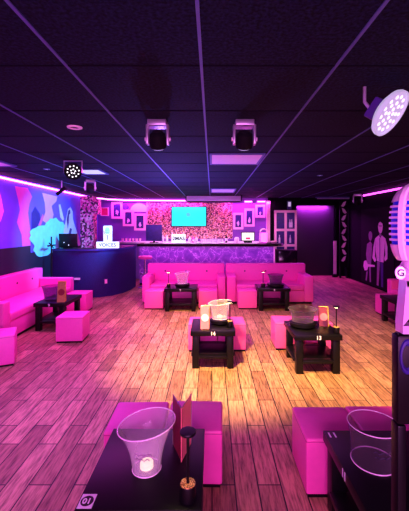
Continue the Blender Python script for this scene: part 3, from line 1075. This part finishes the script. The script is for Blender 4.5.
make_table('near left low black table with a round 10 sticker on its corner', (-.325, 1.79, 0), 0, .56, .60)
t10 = bpy.data.objects['low_table']
st = obj('number_sticker', B(-.033, .033, -.040, .040, 0, .0012), 'white', t10, smooth=False)
st.location = (-.240, -.252, TZ + .0003)
dk = obj('sticker_disc', lathe(bm_new(), [(0, 0), (.029, 0), (.029, .0008), (0, .0008)], 28), 'black', st)
dk.location = (0, 0, .0013)
text('numeral', '10', .040, 'white', st, (0, 0, .0030), (0, 0, PI), bold=.001)
t11 = make_table('near right low black table with white 11 marks, beside the black microphone stand', (.955, 1.76, 0), 0, .56, .62)
text('table_number', '11', .062, 'white', t11, (-.240, .26, TZ + .0012), (0, 0, 0), bold=.0015)
text('table_number', '11', .058, 'white', t11, (-.2812, -.02, TZ - .03), (PI / 2, 0, -PI / 2), bold=.0015)
make_table('low black table with a white 14 on its edge, mid floor', (.01, 4.27, 0), 0, .53, .54, '14')
make_table('low black table with a white 13 on its edge, right of the middle', (1.21, 4.15, 0), 0, .54, .60, '13')
make_table('low black table in front of the long sofa by the left wall', (-2.60, 5.78, 0), 0, .50, .72, '9')
make_table('low black table in front of the left bar sofa', (-.62, 6.92, 0), 0, .64, .54, '8')
make_table('low black table in front of the right bar sofa', (1.23, 6.96, 0), 0, .64, .54, '6')
make_table('low black table beside the big microphone at the right edge', (3.29, 5.82, 0), 0, .56, .56, '12')


# ------------------------------------------------------------------ things on the tables
def bucket(label, loc, rz, r0, r1, h, mat, base=None, tilt=0.0, candle=False, mark=True):
    t = thing('ice_bucket', label, 'bucket', loc, rz, 'flared plastic ice buckets')
    z0 = 0
    if base:
        obj('bucket_base', lathe(bm_new(), [(0, 0), (base * .82, 0), (base, .02), (base, .055), (base * .8, .065), (0, .065)], 32), 'black', t)
        z0 = .066
    n = 10
    prof = [(0, z0), (r0, z0)]
    zt = z0 + h
    for k in range(1, n + 1):
        u = k / n
        prof.append((r0 + (r1 - r0) * (u ** 2.2 * .75 + .25 * u), z0 + h * u))
    prof.append((r1 - .004, zt))
    for k in range(n - 1, -1, -1):
        u = k / n
        prof.append((r0 + (r1 - r0) * (u ** 2.2 * .75 + .25 * u) - .004, z0 + h * u + (.006 if k == 0 else 0)))
    prof.append((0, z0 + .006))
    bm = lathe(bm_new(), prof, 40)
    def shear(b):
        if tilt:
            for v in b.verts:
                u = max(0, (v.co.z - z0) / h)
                v.co.z += tilt * v.co.x * u
        return b
    obj('bucket_wall', shear(bm), mat, t)
    rp = [(r1 * math.cos(2 * PI * k / 40), r1 * math.sin(2 * PI * k / 40), zt) for k in range(41)]
    obj('rim', shear(tube(bm_new(), rp, .003 if mat == 'glass' else .0025, 6)), 'rim' if mat == 'glass' else 'glassdark' if mat == 'glassdark' else 'rim', t)
    rp = [(r0 * math.cos(2 * PI * k / 30), r0 * math.sin(2 * PI * k / 30), z0 + .004) for k in range(31)]
    obj('foot_ring', tube(bm_new(), rp, .003, 6), 'rim' if mat == 'glass' else 'glassdark' if mat == 'glassdark' else 'rim', t)
    if candle:
        obj('tealight', lathe(bm_new(), [(0, z0 + .008), (.034, z0 + .008), (.034, z0 + .030), (.028, z0 + .038), (0, z0 + .034)], 20), 'candle', t)
    if mark:
        zm = z0 + h * .52
        rm = r0 + (r1 - r0) * (.52 ** 1.8 * .8 + .2 * .52) + .002
        q = bm_new()
        for a0, a1, zz in ((-2.0, -1.2, zm + .012), (-1.95, -1.25, zm - .012)):
            tube(q, [(rm * math.cos(a0 + (a1 - a0) * k / 8), rm * math.sin(a0 + (a1 - a0) * k / 8), zz + .006 * math.sin(k * 2.1)) for k in range(9)], .0022, 5)
        obj('printed_mark', q, 'signink' if mat != 'glass' else 'printgrey', t)
    return t


def lamp(label, loc, h=.31):
    t = thing('table_lamp', label, 'lamp', loc, 0, 'disc topped table lamps')
    obj('base', lathe(bm_new(), [(0, 0), (.036, 0), (.037, .004), (.037, .066), (.035, .07), (0, .07)], 28), 'black', t)
    obj('base_top', lathe(bm_new(), [(.0, .0705), (.035, .0705), (.034, .0735), (0, .0735)], 28), 'goldglit', t)
    obj('stem', cyl(bm_new(), (0, 0), .0065, .074, h - .012, 12), 'black', t)
    dsc = obj('disc_shade', lathe(bm_new(), [(0, h - .012), (.036, h - .012), (.038, h - .006), (.036, h), (0, h + .002)], 28), 'black', t)
    obj('light_ring', lathe(bm_new(), [(.012, h - .0125), (.03, h - .0125), (.03, h - .0145), (.012, h - .0145)], 24), 'lampglow', dsc)
    return t


def menu(label, loc, rz, h, open_x, open_y, front, mark):
    """folded card standing on its edge: spine to the front, two flaps going back"""
    t = thing('menu_card', label, 'menu', loc, rz, 'standing menu cards')
    for s in (-1, 1):
        q = bm_new()
        prism(q, [(0, 0, 0), (s * open_x, open_y, 0), (s * open_x, open_y, h), (0, 0, h)], (s * -.0035, 0, 0) if s > 0 else (.0035, 0, 0))
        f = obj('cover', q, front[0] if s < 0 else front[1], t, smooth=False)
        e = bm_new()
        tube(e, [(s * open_x, open_y, .002), (s * open_x, open_y, h), (s * .002, 0, h)], .0025, 5)
        obj('edge', e, mark, f)
    return t


def board_menu(label, loc, rz, w, h, mat, disc, edge):
    """thick folded menu seen flat on, with a round emblem"""
    t = thing('menu_card', label, 'menu', loc, rz, 'standing menu cards')
    for s, m in ((0, mat), (1, mat)):
        q = bm_new()
        y = .0 if s == 0 else .10
        prism(q, [(-w / 2, y, 0), (w / 2, y * .9, 0), (w / 2, .05, h), (-w / 2, .05, h)], (0, .004 if s == 0 else -.004, 0))
        c = obj('cover', q, m, t, smooth=False)
    e = tube(bm_new(), [(-w / 2, .052, h), (w / 2, .052, h)], .005, 6)
    tube(e, [(w / 2, 0.002, .003), (w / 2, .05, h)], .004, 6)
    obj('edge', e, edge, t)
    tilt = math.atan2(.05, h)
    q = lathe(bm_new(), [(0, 0), (w * .42, 0), (w * .42, .002), (0, .002)], 24)
    bmesh.ops.transform(q, matrix=Matrix.Translation((0, .05 * .48 - .003, h * .48)) @ Matrix.Rotation(PI / 2 - tilt, 4, 'X'), verts=q.verts[:])
    obj('round_emblem', q, disc, t)
    return t


Z = TZ + .0015
bucket('large clear flared ice bucket with a warm light inside, on the near left table', (-.335, 1.745, Z), 0, .072, .146, .232, 'glass', tilt=.13, candle=True)
bucket('clear ice bucket on the near right table', (.855, 1.80, Z), 0, .112, .13, .20, 'glassclear')
bucket('clear ice bucket with dark print on table 14', (.10, 4.32, Z), 0, .10, .15, .20, 'glass', base=.125, tilt=.1, candle=True)
bucket('wide violet ice bucket on a black base on table 13', (1.12, 4.20, Z), 0, .13, .175, .15, 'glassdark', base=.165)
bucket('violet ice bucket on the low table by the left wall', (-2.72, 5.74, Z), 0, .10, .145, .22, 'glassdark', base=None)
bucket('clear tilted ice bucket on the table before the left bar sofa', (-.60, 6.90, Z), 0, .10, .155, .22, 'glass', base=.15, tilt=.15)
bucket('violet ice bucket on the table before the right bar sofa', (1.30, 6.94, Z), 0, .12, .16, .17, 'glassdark', base=.175)
lamp('table lamp with black disc top and gold glitter base, on the near left table', (-.110, 1.55, Z))
lamp('table lamp at the right edge of table 14', (.22, 4.18, Z))
lamp('table lamp standing at the right front corner of table 13', (1.437, 3.93, Z))
lamp('table lamp at the left edge of the table before the left bar sofa', (-.87, 6.80, Z))
lamp('table lamp at the left edge of the table before the right bar sofa', (1.03, 6.85, Z))
menu('tall folded card with lit and dark sides coloured in, standing open on the near left table', (-.160, 1.79, Z), .07, .285, .052, .15, ('cardred', 'cardpink'), 'silver')  # one card, its dark and lit flaps put into separate cover colours
board_menu('salmon pink menu card with a round emblem on the left of table 14', (-.085, 4.08, Z), 0, .105, .27, 'cardpink', 'pinkframe', 'gold')
board_menu('dark red menu card with a pink disc and yellow edge on table 13', (1.38, 4.19, Z), -.15, .11, .23, 'cardred', 'cardpink', 'cardyel')
board_menu('gold menu card on the low table by the left wall', (-2.44, 5.49, Z), .1, .125, .33, 'gold', 'cardred', 'cardyel')
board_menu('dark red menu card with yellow edge beside the big microphone', (3.28, 5.72, Z), -.3, .16, .30, 'cardred', 'redprint', 'cardyel')

# ------------------------------------------------------------------ big retro microphone at the right
MX, MY, MZ = .748, 1.25, 1.571
t = thing('retro_microphone', 'pink lit retro microphone with blue slots at the right edge', 'microphone', (MX, MY, MZ), -1.02)
EL = (.072, .095, .72)   # half width, half depth, corner power
H = .28
def prof_r(z):
    u = min(1, max(0, z / H))
    return max(.02, (1 - abs((u - .45) / .56) ** 3.0)) ** .5
core = [(0, .012)] + [(prof_r(.012 + .256 * k / 24) * .92, .012 + .256 * k / 24) for k in range(25)] + [(0, .268)]
obj('inner_grille', lathe(bm_new(), core, 48, (0, 0), EL), 'blueslot', t)
for k in range(7):
    z = .071 + .0202 * k
    ring = [(prof_r(z) * .90, z), (prof_r(z) * 1.0, z + .0005), (prof_r(z + .0045) * 1.01, z + .0045), (prof_r(z + .009) * 1.0, z + .0085), (prof_r(z + .009) * .90, z + .009), (prof_r(z) * .90, z)]
    obj('grille_rib', lathe(bm_new(), ring, 48, (0, 0), EL), 'micchrome', t)
zt = .214
top = [(prof_r(zt) * .9, zt)] + [(prof_r(zt + (H - zt) * k / 10), zt + (H - zt) * k / 10) for k in range(11)] + [(0, H + .001)]
obj('top_shell', lathe(bm_new(), top, 48, (0, 0), EL), 'micchrome', t)
bot = [(0, 0)] + [(prof_r(.058 * k / 8), .058 * k / 8) for k in range(9)] + [(prof_r(.058) * .9, .058)]
obj('bottom_shell', lathe(bm_new(), bot, 48, (0, 0), EL), 'micchrome', t)
sp = bm_new()
vs = []
for k in range(25):
    zz = .004 + (H - .004) * k / 24
    y = -prof_r(zz) * EL[1] - .007
    vs.append([sp.verts.new((-.013, y + .012, zz)), sp.verts.new((-.008, y, zz)), sp.verts.new((.008, y, zz)), sp.verts.new((.013, y + .012, zz))])
for a, b in zip(vs, vs[1:]):
    for k in range(3):
        sp.faces.new((a[k], a[k + 1], b[k + 1], b[k]))
bmesh.ops.recalc_face_normals(sp, faces=sp.faces[:])
obj('centre_spine', sp, 'rim', t)
# stand with white yoke and round badge
t2 = thing('microphone_stand', 'black microphone stand with white yoke and round badge under the retro microphone', 'stand', (.735, MY, 0))
obj('neck', lathe(bm_new(), [(0, 1.50), (.05, 1.50), (.056, 1.52), (.03, 1.568), (0, 1.568)], 24), 'micchrome', t2)
BX, BZ = -.074, 1.533
bd = lathe(bm_new(), [(0, 0), (.022, 0), (.024, .004), (.022, .012), (0, .012)], 28)
bmesh.ops.transform(bd, matrix=Matrix.Translation((BX, -.055, BZ)) @ Matrix.Rotation(-.35, 4, 'Z') @ Matrix.Rotation(PI / 2, 4, 'X') @ Matrix.Scale(.72, 4, (1, 0, 0)), verts=bd.verts[:])
bdo = obj('badge', bd, 'micchrome', t2)
text('badge_letter', 'G', .032, 'signink', bdo, (BX - .005, -.069, BZ), (PI / 2, 0, -.35), bold=.001)
obj('badge_axle', tube(bm_new(), [(BX, -.055, BZ), (-.02, -.01, BZ)], .014, 10), 'chrome', t2)
yk = bm_new()
prism(yk, [(-.036, -.03, 1.499), (-.016, -.03, 1.499), (-.022, -.03, 1.37), (-.051, -.03, 1.335)], (0, .05, 0))
prism(yk, [(.076, -.03, 1.499), (.10, -.03, 1.499), (.10, -.03, 1.335), (.07, -.03, 1.37)], (0, .05, 0))
box(yk, -.050, .10, -.03, .02, 1.308, 1.337)
box(yk, -.036, .10, -.03, .02, 1.478, 1.4995)
obj('yoke', yk, 'micchrome', t2)
obj('control_box', B(-.068, .09, -.03, .02, .98, 1.302, bev=.010), 'black', t2)
ov = lathe(bm_new(), [(.018, 0), (.022, .006), (.027, .005), (.029, 0)], 28)
for v in ov.verts:
    v.co.y *= 2.2
bmesh.ops.transform(ov, matrix=Matrix.Translation((-.034, -.0305, 1.227)) @ Matrix.Rotation(PI / 2, 4, 'X'), verts=ov.verts[:])
obj('oval_ring', ov, 'bluephoto', t2)
for kx in (-.055, -.03, .0):
    obj('knob', cyl(bm_new(), (kx, -.005), .010, 1.302, 1.3075, 12), 'black', t2)
obj('column', B(-.068, -.036, -.03, .02, .03, .978, bev=.006), 'black', t2)
obj('foot', lathe(bm_new(), [(0, 0), (.16, 0), (.16, .015), (.05, .029), (0, .029)], 32, (-.05, 0)), 'black', t2)
